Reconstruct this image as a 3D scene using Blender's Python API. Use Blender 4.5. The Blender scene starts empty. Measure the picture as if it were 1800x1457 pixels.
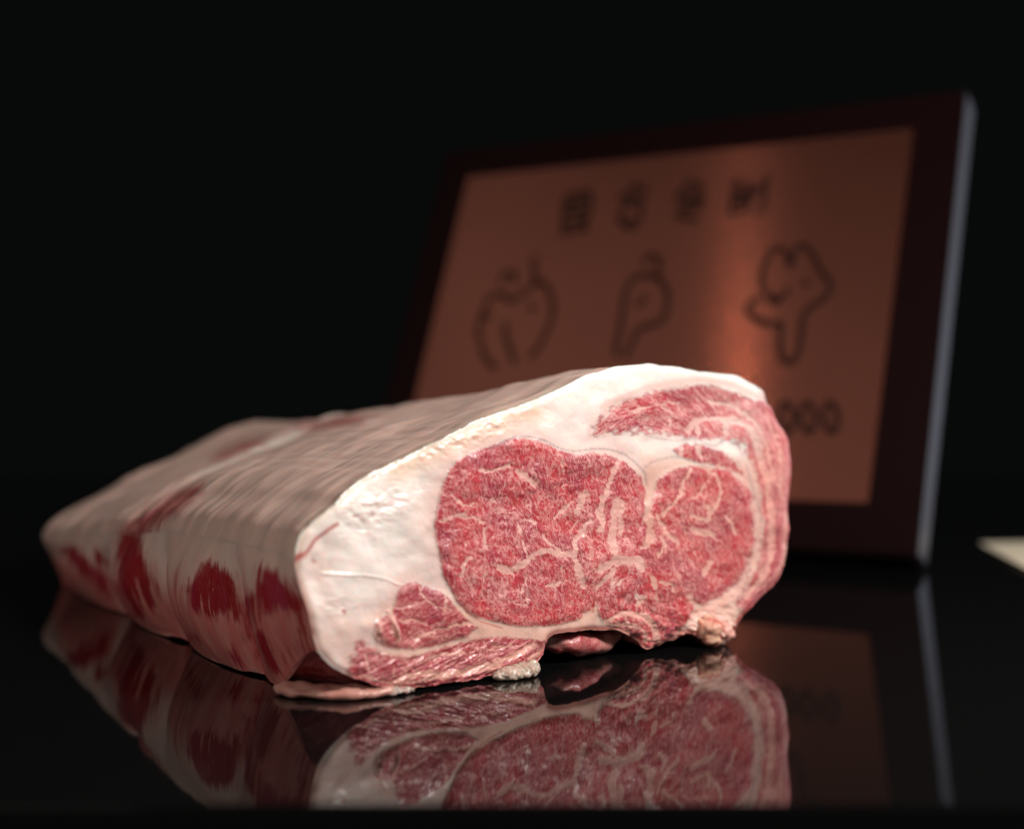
import bpy, bmesh, math, random
import numpy as np
from mathutils import Vector, Matrix
from mathutils import noise as noise3
random.seed(7)
rng = np.random.default_rng(7)

# ------------------------------------------------------------------ camera
F, H, VH = 2383.0, 0.11, 721.0        # focal length and horizon (in pixels of the 1800 px wide photo), camera height
S = bpy.context.scene
C = S.collection
cam_d = bpy.data.cameras.new('camera'); cam = bpy.data.objects.new('camera', cam_d); C.objects.link(cam)
cam.location = (0, 0, H); cam.rotation_euler = (math.pi/2, 0, 0)
cam_d.sensor_width = 36; cam_d.lens = F/1800*36; cam_d.shift_y = -(728.5-VH)/1800
cam_d.clip_start = 0.02; cam_d.clip_end = 50
cam_d.dof.use_dof = True; cam_d.dof.focus_distance = 0.572; cam_d.dof.aperture_fstop = 3.4; cam_d.dof.aperture_blades = 7
S.camera = cam
S.view_settings.view_transform = 'Standard'; S.view_settings.look = 'None'
S.view_settings.exposure = 0; S.view_settings.gamma = 1

w = bpy.data.worlds.new('World'); S.world = w; w.use_nodes = True
w.node_tree.nodes['Background'].inputs[0].default_value = (0.9, 1.0, 1.0, 1)
w.node_tree.nodes['Background'].inputs[1].default_value = 0.0028

# ------------------------------------------------------------------ lamps
def area(name, loc, aim, sx, sy, power, col, spread=math.pi):
    d = bpy.data.lights.new(name, 'AREA'); d.shape = 'RECTANGLE'; d.size = sx; d.size_y = sy
    d.energy = power; d.color = col; d.spread = spread
    o = bpy.data.objects.new(name, d); C.objects.link(o); o.location = loc
    o.rotation_euler = (Vector(aim)-Vector(loc)).to_track_quat('-Z', 'Y').to_euler()
    return o
area('key_lamp', (0.62, 0.20, 0.62), (0.05, 0.60, 0.08), 0.16, 0.16, 8.0, (1.0, 0.965, 0.93), math.radians(150))
area('fill_lamp', (-1.02, 0.24, 0.98), (0.05, 0.85, 0.15), 1.7, 1.1, 1.85, (1.0, 0.90, 0.85))
area('side_fill', (-0.48, -0.25, 0.28), (-0.15, 0.75, 0.06), 0.35, 0.35, 1.9, (1.0, 0.94, 0.88))  # added dim fill that lifts the left flank of the block
area('cool_lamp', (0.98, 1.30, 0.30), (0.30, 0.93, 0.20), 0.25, 0.7, 1.3, (0.72, 0.80, 1.0))
area('streak_helper', (-0.70, 0.495, 0.80), (0.17, 0.92, 0.25), 0.03, 0.03, 0.05, (1.0, 0.66, 0.52), math.radians(90))  # added small source, aimed to draw the upright streak on the copper

# ------------------------------------------------------------------ numpy helpers
def hsh(ix, iy, seed):
    n = (ix.astype(np.int64)*374761393 + iy.astype(np.int64)*668265263 + seed*982451653) & 0x7fffffff
    n = ((n ^ (n >> 13))*1274126177) & 0x7fffffff
    return ((n ^ (n >> 16)) & 0xffff)/65535.0
def vnoise(x, y, seed=0):
    ix = np.floor(x); iy = np.floor(y); fx = x-ix; fy = y-iy
    fx = fx*fx*fx*(fx*(fx*6-15)+10); fy = fy*fy*fy*(fy*(fy*6-15)+10)
    a = hsh(ix, iy, seed); b = hsh(ix+1, iy, seed); c = hsh(ix, iy+1, seed); d = hsh(ix+1, iy+1, seed)
    return (a*(1-fx)+b*fx)*(1-fy) + (c*(1-fx)+d*fx)*fy
def fbm(x, y, seed=0, oct=4):
    v = 0; a = 0.5
    for o in range(oct):
        v = v + a*vnoise(x*2**o+13.7*o, y*2**o+7.1*o, seed+o); a *= 0.5
    return v/(1-0.5**oct)
def sstep(a, b, x):
    t = np.clip((x-a)/(b-a), 0, 1); return t*t*(3-2*t)
def seg_dist(px, py, pts, closed=False):
    pts = np.asarray(pts, float)
    if closed: pts = np.vstack([pts, pts[:1]])
    best = np.full(px.shape, 1e9)
    for (x0, y0), (x1, y1) in zip(pts[:-1], pts[1:]):
        dx, dy = x1-x0, y1-y0
        t = np.clip(((px-x0)*dx+(py-y0)*dy)/max(dx*dx+dy*dy, 1e-9), 0, 1)
        best = np.minimum(best, (px-x0-t*dx)**2+(py-y0-t*dy)**2)
    return np.sqrt(best)
def poly_sdf(px, py, pts):                 # positive inside
    pts = np.asarray(pts, float); ins = np.zeros(px.shape, bool)
    q = np.vstack([pts, pts[:1]])
    for (x0, y0), (x1, y1) in zip(q[:-1], q[1:]):
        if y0 == y1: continue
        c = ((y0 > py) != (y1 > py)) & (px < (x1-x0)*(py-y0)/(y1-y0)+x0)
        ins ^= c
    d = seg_dist(px, py, pts, True)
    return np.where(ins, d, -d)
def catmull(pts, n=6):
    p = [np.array(q, float) for q in pts]; p = [2*p[0]-p[1]]+p+[2*p[-1]-p[-2]]
    out = []
    for i in range(1, len(p)-2):
        for k in range(n):
            t = k/n
            out.append(0.5*(2*p[i]+(p[i+1]-p[i-1])*t+(2*p[i-1]-5*p[i]+4*p[i+1]-p[i+2])*t*t+(3*p[i]-p[i-1]-3*p[i+1]+p[i+2])*t**3))
    out.append(p[-2]); return np.array(out)
def resample(pts, n, ws=None):
    pts = np.asarray(pts, float); d = np.r_[0, np.cumsum(np.linalg.norm(np.diff(pts, axis=0), axis=1))]; d /= d[-1]
    u = np.linspace(0, 1, n) if ws is None else ws
    return np.stack([np.interp(u, d, pts[:, k]) for k in range(pts.shape[1])], 1)

# ------------------------------------------------------------------ materials
def mat(name): 
    m = bpy.data.materials.new(name); m.use_nodes = True
    return m, m.node_tree.nodes, m.node_tree.links, m.node_tree.nodes['Principled BSDF']
def simple(name, col, rough, metal=0, bump=0, bscale=200, spec=0.5, coat=0):
    m, n, l, b = mat(name)
    b.inputs['Base Color'].default_value = (*col, 1); b.inputs['Roughness'].default_value = rough
    b.inputs['Metallic'].default_value = metal; b.inputs['Specular IOR Level'].default_value = spec
    b.inputs['Coat Weight'].default_value = coat
    if bump:
        t = n.new('ShaderNodeTexCoord'); x = n.new('ShaderNodeTexNoise'); x.inputs['Scale'].default_value = bscale; x.inputs['Detail'].default_value = 5
        u = n.new('ShaderNodeBump'); u.inputs['Strength'].default_value = bump; u.inputs['Distance'].default_value = 0.001
        l.new(t.outputs['Object'], x.inputs['Vector']); l.new(x.outputs[0], u.inputs['Height']); l.new(u.outputs[0], b.inputs['Normal'])
    return m
def nd(n, typ, **kw):
    x = n.new(typ)
    for k, v in kw.items():
        if k in ('operation', 'blend_type', 'data_type', 'attribute_name', 'noise_dimensions', 'interpolation_type', 'feature', 'clamp'): setattr(x, k, v)
        else: x.inputs[k].default_value = v
    return x
def mth(n, l, op, a, b=None, c=None, clamp=False):
    x = n.new('ShaderNodeMath'); x.operation = op; x.use_clamp = clamp
    for i, v in enumerate((a, b, c)):
        if v is None: continue
        if isinstance(v, (int, float)): x.inputs[i].default_value = v
        else: l.new(v, x.inputs[i])
    return x.outputs[0]
def ramp(n, l, v, lo, hi):
    x = n.new('ShaderNodeMapRange'); x.interpolation_type = 'SMOOTHSTEP'
    l.new(v, x.inputs[0]); x.inputs[1].default_value = lo; x.inputs[2].default_value = hi
    return x.outputs[0]
def mixc(n, l, f, a, b):
    x = n.new('ShaderNodeMix'); x.data_type = 'RGBA'
    if isinstance(f, (int, float)): x.inputs[0].default_value = f
    else: l.new(f, x.inputs[0])
    for i, v in ((6, a), (7, b)):
        if isinstance(v, tuple): x.inputs[i].default_value = (*v, 1)
        else: l.new(v, x.inputs[i])
    return x.outputs[2]

def meat_material():
    m, n, l, b = mat('marbled_beef')
    at = lambda nm: nd(n, 'ShaderNodeAttribute', attribute_name=nm)
    fib = at('fib').outputs['Vector']; lean = at('lean').outputs['Fac']; vein = at('vein').outputs['Fac']
    dens = at('dens').outputs['Fac']; fat = at('fatcol').outputs['Color']; lc = at('leancol').outputs['Color']
    memb = at('memb').outputs['Fac']; crackle = at('rough').outputs['Fac']
    def noise(scale, det=4, dist=0.0, rough=0.55, off=(0, 0, 0), st=(1, 1, 1)):
        mp = n.new('ShaderNodeMapping'); l.new(fib, mp.inputs[0]); mp.inputs['Location'].default_value = off; mp.inputs['Scale'].default_value = st
        x = nd(n, 'ShaderNodeTexNoise', Scale=scale, Detail=det, Distortion=dist, Roughness=rough)
        l.new(mp.outputs[0], x.inputs['Vector']); return x.outputs[0]
    # fib is in millimetres along (x) and across (y) the fibres, z a depth
    rag = noise(0.55, 4, 0.3, 0.6, (3, 1, 0)); rag2 = noise(1.6, 3, 0.0, 0.6, (9, 4, 2))
    r = mth(n, l, 'ADD', mth(n, l, 'MULTIPLY', mth(n, l, 'SUBTRACT', rag, 0.5), 3.2), mth(n, l, 'MULTIPLY', mth(n, l, 'SUBTRACT', rag2, 0.5), 1.4))
    leanm = ramp(n, l, mth(n, l, 'ADD', lean, mth(n, l, 'MULTIPLY', r, 0.42)), -0.35, 0.45)
    veinm = ramp(n, l, mth(n, l, 'ADD', vein, mth(n, l, 'MULTIPLY', r, 0.25)), 0.40, 0.66)
    # marbling: thin wandering threads at three sizes
    def thread(scale, dist, width, off, st=(1, 1, 1), det=2.5):
        v = noise(scale, det, dist, 0.55, off, st)
        d = mth(n, l, 'ABSOLUTE', mth(n, l, 'SUBTRACT', v, 0.5))
        return mth(n, l, 'SUBTRACT', 1.0, ramp(n, l, d, width*0.25, width))
    t1 = thread(0.17, 1.5, 0.045, (0, 0, 0)); t2 = thread(0.42, 1.2, 0.062, (20, 5, 3), (0.8, 1.25, 1)); t3 = thread(0.95, 0.8, 0.085, (7, 40, 6), (0.7, 1.4, 1), 2)
    patch = noise(0.11, 3, 0.6, 0.5, (50, 3, 1)); patch2 = noise(0.28, 3, 0.3, 0.5, (5, 33, 1))
    blob = ramp(n, l, noise(0.33, 4, 1.0, 0.6, (31, 8, 2), (0.75, 1.3, 1)), 0.56, 0.65)
    mb = mth(n, l, 'MULTIPLY', t1, ramp(n, l, patch2, 0.32, 0.52))
    mb = mth(n, l, 'MAXIMUM', mb, mth(n, l, 'MULTIPLY', mth(n, l, 'MULTIPLY', t2, 0.88), ramp(n, l, patch, 0.30, 0.55)))
    mb = mth(n, l, 'MAXIMUM', mb, mth(n, l, 'MULTIPLY', t3, 0.16))
    mb = mth(n, l, 'MAXIMUM', mb, mth(n, l, 'MULTIPLY', blob, 0.9))
    mb = mth(n, l, 'MULTIPLY', mb, dens, clamp=True)
    fine = noise(2.6, 4, 0.4, 0.7, (1, 2, 9), (0.5, 1.6, 1)); haze = mth(n, l, 'MULTIPLY', mth(n, l, 'MULTIPLY', ramp(n, l, fine, 0.42, 0.68), dens), 0.14)
    mb = mth(n, l, 'MAXIMUM', mb, haze)
    # colours
    lv = noise(0.07, 3, 0.4, 0.5, (8, 2, 3))
    deep = mixc(n, l, ramp(n, l, lv, 0.40, 0.66), lc, (0.34, 0.020, 0.048))
    deep = mixc(n, l, mth(n, l, 'MULTIPLY', ramp(n, l, noise(1.3, 4, 0.6, 0.65, (2, 8, 8), (0.6, 1.5, 1)), 0.48, 0.70), 0.15), deep, (0.19, 0.006, 0.012))
    marb = mixc(n, l, 0.72, fat, (0.64, 0.22, 0.205))
    vcol = mixc(n, l, 0.5, fat, (0.68, 0.27, 0.21))
    leanc = mixc(n, l, mb, deep, marb)
    leanc = mixc(n, l, mth(n, l, 'MULTIPLY', veinm, 0.90), leanc, vcol)
    fv = noise(0.12, 4, 0.5, 0.6, (4, 4, 4)); ff = noise(0.8, 4, 0.3, 0.65, (14, 4, 4), (0.35, 1.8, 1))
    fatc = mixc(n, l, mth(n, l, 'MULTIPLY', ramp(n, l, fv, 0.42, 0.72), 0.22), fat, (0.84, 0.58, 0.47))
    fatc = mixc(n, l, mth(n, l, 'MULTIPLY', mth(n, l, 'MULTIPLY', ramp(n, l, ff, 0.42, 0.66), crackle), 0.36), fatc, (0.40, 0.26, 0.20))
    col = mixc(n, l, leanm, fatc, leanc)
    col = mixc(n, l, mth(n, l, 'MULTIPLY', memb, ramp(n, l, rag2, 0.36, 0.56)), col, (0.34, 0.24, 0.26))
    blood = at('blood').outputs['Fac']
    col = mixc(n, l, blood, col, (0.42, 0.02, 0.015))
    l.new(col, b.inputs['Base Color'])
    l.new(mth(n, l, 'SUBTRACT', 0.75, mth(n, l, 'MULTIPLY', leanm, 0.65)), b.inputs['Subsurface Weight'])
    b.inputs['Subsurface Radius'].default_value = (1.0, 0.32, 0.22); b.inputs['Subsurface Scale'].default_value = 0.0028
    b.inputs['Coat Weight'].default_value = 0.22; b.inputs['Coat Roughness'].default_value = 0.16
    b.subsurface_method = 'RANDOM_WALK'
    rg = mth(n, l, 'ADD', 0.27, mth(n, l, 'MULTIPLY', noise(0.5, 4, 0.2, 0.6, (3, 3, 3)), 0.22))
    l.new(mth(n, l, 'ADD', rg, mth(n, l, 'MULTIPLY', crackle, 0.12)), b.inputs['Roughness'])
    b.inputs['Specular IOR Level'].default_value = 0.5
    tc = n.new('ShaderNodeTexCoord'); mo = n.new('ShaderNodeMapping'); l.new(tc.outputs['Object'], mo.inputs[0]); mo.inputs['Scale'].default_value = (1000, 1000, 1000)
    def onoise(scale, det, rough=.6):
        x = nd(n, 'ShaderNodeTexNoise', Scale=scale, Detail=det, Roughness=rough); l.new(mo.outputs[0], x.inputs['Vector']); return x.outputs[0]
    bf, br = onoise(2.2, 3, .65), onoise(0.7, 4)
    h = mth(n, l, 'MULTIPLY', mth(n, l, 'ADD', mth(n, l, 'MULTIPLY', bf, 0.45), mth(n, l, 'MULTIPLY', br, 0.8)), mth(n, l, 'ADD', 0.22, mth(n, l, 'MULTIPLY', leanm, 0.6)))
    h = mth(n, l, 'ADD', h, mth(n, l, 'MULTIPLY', mth(n, l, 'MULTIPLY', ff, crackle), 1.0))
    h = mth(n, l, 'SUBTRACT', h, mth(n, l, 'MULTIPLY', mth(n, l, 'MULTIPLY', mb, leanm), 0.15))
    bp = nd(n, 'ShaderNodeBump', Strength=0.42, Distance=0.0006); l.new(h, bp.inputs['Height']); l.new(bp.outputs[0], b.inputs['Normal'])
    return m
MEAT = meat_material()

# ------------------------------------------------------------------ object helpers
def empty(name, loc, label, cat):
    o = bpy.data.objects.new(name, None); C.objects.link(o); o.location = loc; o.empty_display_size = 0.02
    o['label'] = label; o['category'] = cat; return o
def link(name, me, m, parent=None):
    o = bpy.data.objects.new(name, me); C.objects.link(o)
    if m: me.materials.append(m)
    if parent is not None:
        o.parent = parent; o.matrix_parent_inverse = Matrix.Translation(-Vector(parent.location))
    return o
def mesh_np(name, V, Q, attrs=None, normals=None, smooth=True):
    me = bpy.data.meshes.new(name)
    me.vertices.add(len(V)); me.vertices.foreach_set('co', np.asarray(V, np.float32).ravel())
    k = Q.shape[1]
    me.loops.add(len(Q)*k); me.loops.foreach_set('vertex_index', Q.astype(np.int32).ravel())
    me.polygons.add(len(Q)); me.polygons.foreach_set('loop_start', np.arange(0, len(Q)*k, k, dtype=np.int32))
    me.update(calc_edges=True); me.validate()
    me.polygons.foreach_set('use_smooth', np.full(len(me.polygons), smooth))
    for nm, a in (attrs or {}).items():
        a = np.asarray(a, np.float32)
        if a.ndim == 1: at = me.attributes.new(nm, 'FLOAT', 'POINT'); at.data.foreach_set('value', a)
        elif nm == 'fib': at = me.attributes.new(nm, 'FLOAT_VECTOR', 'POINT'); at.data.foreach_set('vector', a.ravel())
        else:
            at = me.attributes.new(nm, 'FLOAT_COLOR', 'POINT'); at.data.foreach_set('color', np.c_[a, np.ones(len(a))].astype(np.float32).ravel())
    if normals is not None: me.normals_split_custom_set_from_vertices([tuple(x) for x in normals])
    return me
def vnormals(V, Q):
    a = V[Q[:, 2]]-V[Q[:, 0]]; b = V[Q[:, 3]]-V[Q[:, 1]]; fn = np.cross(a, b)
    N = np.zeros_like(V)
    for k in range(4): np.add.at(N, Q[:, k], fn)
    return N/np.maximum(np.linalg.norm(N, axis=1, keepdims=True), 1e-12)
def split_parts(names, ids, V, Q, attrs, N, m, parent, extra=None):
    out = {}
    for rid, nm in names.items():
        q = Q[ids == rid]
        if len(q) == 0: continue
        u, inv = np.unique(q, return_inverse=True)
        me = mesh_np(nm, V[u], inv.reshape(q.shape), {k: a[u] for k, a in attrs.items()}, N[u])
        out[rid] = link(nm.split('|')[0], me, m, parent)
    return out
def proj(P):
    return 900+F*P[:, 0]/P[:, 1], VH-F*(P[:, 2]-H)/P[:, 1]

# ------------------------------------------------------------------ the cut face
q0 = H/0.137
X0, Y0, c1, s1 = -0.0545*q0, 0.650*q0, math.cos(math.radians(39.7)), math.sin(math.radians(39.7))
NF = np.array([s1, -c1, 0.0])                                   # outward normal of the cut face
def px2sz(u, v):
    k = (u-900)/F; s = (k*Y0-X0)/(c1-k*s1); Y = Y0+s*s1
    return s, H-(v-VH)/F*Y
def sz2w(s, z): return np.stack([X0+s*c1, Y0+s*s1, z], -1)

top_pts = [(523,987),(531,944),(546,925),(562,910),(586,888),(612,864),(645,839),(686,817),(737,793),(779,770),(833,743),(888,721),(946,700),(997,676),(1024,663),(1061,652),(1091,643),(1142,640),(1184,644),(1245,655),(1299,659),(1328,674),(1349,688),(1354,706),(1363,717)]
right_pts = [(1363,717),(1371,739),(1385,768),(1389,795),(1391,826),(1390,860),(1389,900),(1390,930),(1387,973),(1377,1006),(1363,1030)]
bot_pts = [(560,1145),(579,1166),(600,1180),(622,1190),(660,1203),(700,1211),(740,1209),(790,1201),(849,1192),(880,1184),(920,1172),(950,1160),(963,1145),(967,1122),(987,1112),(1028,1108),(1064,1108),(1085,1108),(1101,1115),(1122,1125),(1136,1139),(1151,1140),(1171,1133),(1194,1123),(1207,1113),(1225,1119),(1241,1124),(1258,1122),(1276,1118),(1288,1109),(1299,1094),(1313,1075),(1334,1058),(1352,1040),(1363,1030)]
left_pts = [(523,987),(527,1015),(533,1042),(541,1075),(548,1104),(560,1145)]
NI, NJ = 760, 330
jag = lambda p, a, sd: p + np.stack([(fbm(np.arange(len(p))*0.06, np.zeros(len(p)), sd, 3)-.5)*a*0.4, (fbm(np.arange(len(p))*0.06, np.zeros(len(p))+9, sd, 4)-.5)*a], 1)*np.sin(np.linspace(0, np.pi, len(p)))[:, None]**.3
def fade_ends(p, q): p = p.copy(); p[0] = q[0]; p[-1] = q[-1]; return p
T_ = resample(catmull(top_pts), NI); T_ = fade_ends(jag(T_, 5, 1), T_)
B_ = resample(catmull(bot_pts), NI); B_ = fade_ends(jag(B_, 7, 2), B_)
L_ = resample(catmull(left_pts), NJ); R_ = resample(catmull(right_pts), NJ); R_ = fade_ends(jag(R_, 4, 3), R_)
# columns: match top and bottom by blending arc-length with x so that columns stay upright
def by_x(P, n):
    d = np.r_[0, np.cumsum(np.linalg.norm(np.diff(P, axis=0), axis=1))]; d /= d[-1]
    x = np.maximum.accumulate(P[:, 0]); x = (x-x[0])/(x[-1]-x[0]); k = 0.85*x+0.15*d
    return resample(P, n, np.interp(np.linspace(0, 1, n), k, d))
T_ = by_x(T_, NI); B_ = by_x(B_, NI)
uu = np.linspace(0, 1, NI)[:, None, None]; vv = np.linspace(0, 1, NJ)[None, :, None]
G = (1-vv)*T_[:, None]+vv*B_[:, None]+(1-uu)*L_[None]+uu*R_[None]-((1-uu)*(1-vv)*T_[0]+uu*(1-vv)*T_[-1]+(1-uu)*vv*B_[0]+uu*vv*B_[-1])
U = G[..., 0].ravel(); Vp = G[..., 1].ravel()

eye = [(893,771),(911,769),(936,773),(958,781),(977,791),(1008,799),(1039,795),(1069,799),(1101,813),(1118,828),(1130,842),(1136,862),(1134,890),(1130,925),(1122,955),(1110,985),(1080,1015),(1055,1034),(1046,1065),(1032,1076),(1018,1088),(987,1097),(946,1100),(905,1100),(874,1092),(843,1086),(822,1076),(802,1055),(785,1024),(775,1008),(773,983),(765,952),(762,921),(765,900),(769,877),(775,853),(784,828),(798,809),(818,799),(843,789),(872,779)]
inner = [(1155,845),(1165,832),(1190,822),(1215,818),(1245,822),(1275,825),(1295,838),(1311,850),(1321,870),(1325,930),(1327,950),(1323,975),(1316,1000),(1299,1020),(1280,1035),(1262,1048),(1231,1060),(1218,1064),(1212,1078),(1205,1090),(1196,1108),(1180,1124),(1165,1131),(1150,1136),(1138,1136),(1125,1122),(1105,1108),(1085,1100),(1064,1096),(1050,1078),(1046,1050),(1056,1018),(1078,985),(1100,950),(1126,915),(1144,885)]
upper = [(1181,790),(1203,780),(1238,783),(1265,794),(1290,812),(1308,836),(1290,830),(1262,819),(1225,812),(1195,803)]
cap = [(1037,746),(1050,735),(1063,725),(1090,711),(1111,700),(1142,690),(1184,684),(1235,676),(1266,682),(1307,694),(1348,706),(1370,722),(1395,760),(1400,830),(1398,960),(1385,1015),(1368,1038),(1340,1062),(1313,1080),(1292,1064),(1312,1032),(1332,1000),(1340,960),(1341,920),(1338,870),(1332,835),(1322,805),(1305,782),(1275,772),(1240,771),(1205,768),(1180,766),(1150,760),(1100,757),(1070,762),(1049,762)]
small = [(696,1063),(698,1046),(706,1032),(719,1024),(735,1024),(754,1032),(772,1038),(789,1053),(803,1071),(822,1088),(838,1102),(818,1121),(789,1129),(758,1137),(727,1141),(700,1139),(680,1136),(665,1125),(657,1112),(659,1096),(674,1083),(682,1075),(690,1082)]
strip = [(632,1125),(645,1132),(662,1142),(690,1152),(730,1152),(765,1143),(810,1130),(845,1122),(880,1118),(930,1122),(966,1128),(975,1145),(950,1170),(900,1190),(840,1205),(760,1220),(690,1222),(640,1205),(614,1184),(618,1160)]
lump = [(1212,1108),(1225,1098),(1250,1092),(1285,1085),(1310,1076),(1305,1095),(1292,1115),(1275,1135),(1240,1140),(1215,1130)]
regs = [('eye_muscle', eye), ('inner_muscle', inner), ('upper_muscle', upper), ('cap_muscle', cap), ('small_muscle', small), ('flank_strip', strip)]
sd = [poly_sdf(U, Vp, p) for _, p in regs]
dout = seg_dist(U, Vp, np.vstack([T_, R_, B_[::-1], L_[::-1]])[::6], True)
veins = [  # points, half width, strength
 ([(874,999),(905,1000),(925,983),(945,972),(965,969),(987,974),(1006,972)],6.5,1), ([(1006,972),(1012,950),(1025,932),(1036,914)],5,1), ([(1006,974),(1013,995),(1018,1015),(1021,1033)],5.5,1),
 ([(990,972),(968,957),(950,940)],3.5,.9), ([(928,985),(920,965),(915,938),(908,918)],3,.75), ([(957,1028),(975,1029),(982,1024)],3.5,.8), ([(918,1040),(924,1012)],3.5,.6),
 ([(1026,868),(1018,890),(1012,900)],8,1), ([(1083,812),(1075,835),(1066,868)],5,1), ([(1062,875),(1055,900),(1062,917),(1056,930)],7,1), ([(1083,880),(1080,905),(1078,932),(1074,955),(1080,990)],7,1),
 ([(1049,1000),(1075,985),(1100,985),(1118,985),(1122,1000)],8,1), ([(1043,1035),(1058,1020),(1075,1003)],6,1), ([(1092,885),(1091,912),(1092,937)],6,1), ([(1145,862),(1136,905),(1140,940),(1128,960)],7,1),
 ([(1152,905),(1172,937),(1190,955)],5,1), ([(1214,930),(1232,934),(1250,941)],6,1.1), ([(1155,975),(1163,958),(1160,944)],4,.9), ([(1144,1017),(1145,1027)],7,1.1), ([(1159,1022),(1175,1026),(1178,1036)],4,.9),
 ([(1206,1046),(1222,1066)],5,1), ([(1274,908),(1284,922),(1291,938)],4,.9), ([(1234,1010),(1246,985)],4,.8), ([(1076,1005),(1073,1032),(1088,1018)],3.5,.8), ([(1116,1045),(1128,1050),(1120,1062)],4.5,.9), ([(1150,1044),(1156,1056)],4,.8),
 ([(1064,1094),(1085,1082),(1100,1079),(1128,1084),(1148,1102),(1158,1126)],6,1), ([(1068,1103),(1100,1098),(1128,1106),(1140,1128)],4.5,.8), ([(1140,1120),(1152,1128)],5,.7),
 ([(1165,905),(1190,870),(1200,845),(1210,825)],4,.9), ([(1200,880),(1225,868),(1236,850)],3.5,.7), ([(1243,826),(1262,848),(1258,880),(1240,905)],4,.85), ([(1240,830),(1236,870)],3,.5), ([(1210,905),(1238,915),(1240,890)],4,.8),
 ([(1195,800),(1197,782)],3.5,1), ([(1225,785),(1232,805)],3.5,.9), ([(1208,815),(1240,822),(1260,815)],3,.8),
 ([(772,915),(800,905),(825,910),(848,918)],4,.8), ([(838,825),(850,828),(870,824),(890,818)],3.5,.9), ([(905,825),(922,838),(935,850)],6,.8), ([(842,875),(870,880)],4,.6), ([(790,870),(815,890),(830,885)],3.5,.7), ([(925,912),(940,918)],6,.7), ([(1005,880),(990,895),(975,910)],4,.7),
 ([(805,1010),(812,985),(820,980)],4,.8), ([(848,930),(852,962)],5,.8), ([(760,835),(765,842)],3,.2), ([(893,1055),(920,1060),(925,1035)],3,.6), ([(846,1040),(850,1000)],3,.6), ([(985,995),(990,1010)],3,.6), ([(980,805),(985,830)],3,.6), ([(1005,930),(1015,915)],3,.6), ([(905,960),(915,968)],3,.5), ([(862,945),(880,935)],3,.5), ([(985,855),(1000,845)],3,.5),
 # crescent streaks of the cap
 ([(1210,757),(1225,741),(1250,736),(1297,740),(1320,756),(1333,782),(1341,812),(1348,850),(1352,890)],7,1), ([(1250,705),(1290,714),(1320,735),(1338,760)],4.5,.85), ([(1228,742),(1228,765)],4,.9), ([(1280,742),(1278,768)],4,.9), ([(1180,752),(1182,725),(1165,715)],4,.7),
 ([(1340,765),(1352,800),(1358,850)],4,.8), ([(1350,730),(1364,770),(1372,820),(1374,870)],4.5,.8), ([(1352,890),(1358,930),(1356,975),(1345,1005),(1330,1028),(1312,1045)],7,1), ([(1385,900),(1380,950),(1372,990),(1355,1018),(1335,1040)],4,.7), ([(1364,900),(1378,905),(1388,915)],6,.6), ([(1386,960),(1383,990)],7,.9),
 ([(1110,725),(1150,712),(1200,706)],3.5,.6), ([(1090,740),(1130,735),(1170,738)],3.5,.5), ([(1310,702),(1345,722)],4,.5),
 # small muscle and strip
 ([(666,1092),(661,1106),(661,1121)],5,1), ([(688,1080),(692,1100),(698,1123)],6,1.1), ([(727,1121),(760,1110),(800,1097),(840,1094)],3.5,.9), ([(738,1022),(743,1045),(760,1062),(780,1072)],3,.7), ([(700,1068),(730,1060),(745,1055)],3,.6), ([(705,1092),(735,1090),(750,1098)],3,.7), ([(779,1050),(783,1068),(790,1072)],3.5,.7),
 ([(700,1195),(740,1185),(800,1183),(860,1168),(905,1150),(940,1132)],6,1), ([(640,1190),(700,1203),(760,1193),(830,1181),(880,1168)],4.5,.85), ([(860,1140),(900,1132),(940,1136)],3,.6), ([(690,1165),(692,1185)],3,.6), ([(740,1165),(780,1152),(820,1146)],5,.7), ([(640,1150),(650,1180)],3,.7), ([(870,1185),(920,1165),(950,1150),(962,1135)],6,.9), ([(700,1212),(760,1206),(840,1190)],3,.6)]
vein = np.zeros_like(U)
wb = (fbm(U/14, Vp/14, 50, 3)-.5)*9+(fbm(U/4.5, Vp/4.5, 52, 2)-.5)*5; wb2 = (fbm(U/14+40, Vp/14, 51, 3)-.5)*9+(fbm(U/4.5+9, Vp/4.5, 53, 2)-.5)*5
vmod = 0.62+0.75*fbm(U/16, Vp/16, 54, 3)
for pts, wd, st in veins:
    P = np.array(pts, float); m_ = (U > P[:, 0].min()-25) & (U < P[:, 0].max()+25) & (Vp > P[:, 1].min()-25) & (Vp < P[:, 1].max()+25)
    d = seg_dist(U[m_]+wb[m_], Vp[m_]+wb2[m_], catmull(pts, 4))
    vein[m_] = np.maximum(vein[m_], st*vmod[m_]*np.exp(-(d/(wd*0.92))**2*0.75))
lean_px = np.max(sd, axis=0)
def gs(cx, cy, rx, ry, ang=0):
    ca, sa = math.cos(math.radians(ang)), math.sin(math.radians(ang)); dx, dy = U-cx, Vp-cy
    return np.exp(-((dx*ca+dy*sa)/rx)**2-((-dx*sa+dy*ca)/ry)**2)
soft = 7.0+13*np.clip(gs(1050, 745, 70, 30)+gs(1100, 755, 80, 16)+gs(1300, 930, 30, 160)+gs(640, 1150, 40, 50), 0, 1)+4*(sd[3] > -15)
lean = np.clip((lean_px+(fbm(U/8, Vp/6, 90, 3)-.5)*(soft-5)*1.6)/soft, -3, 3)
ar = lambda v: np.tile(np.array(v, float), (len(U), 1))
def mixa(a, b, t): return a*(1-t[:, None])+b*t[:, None]
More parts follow.
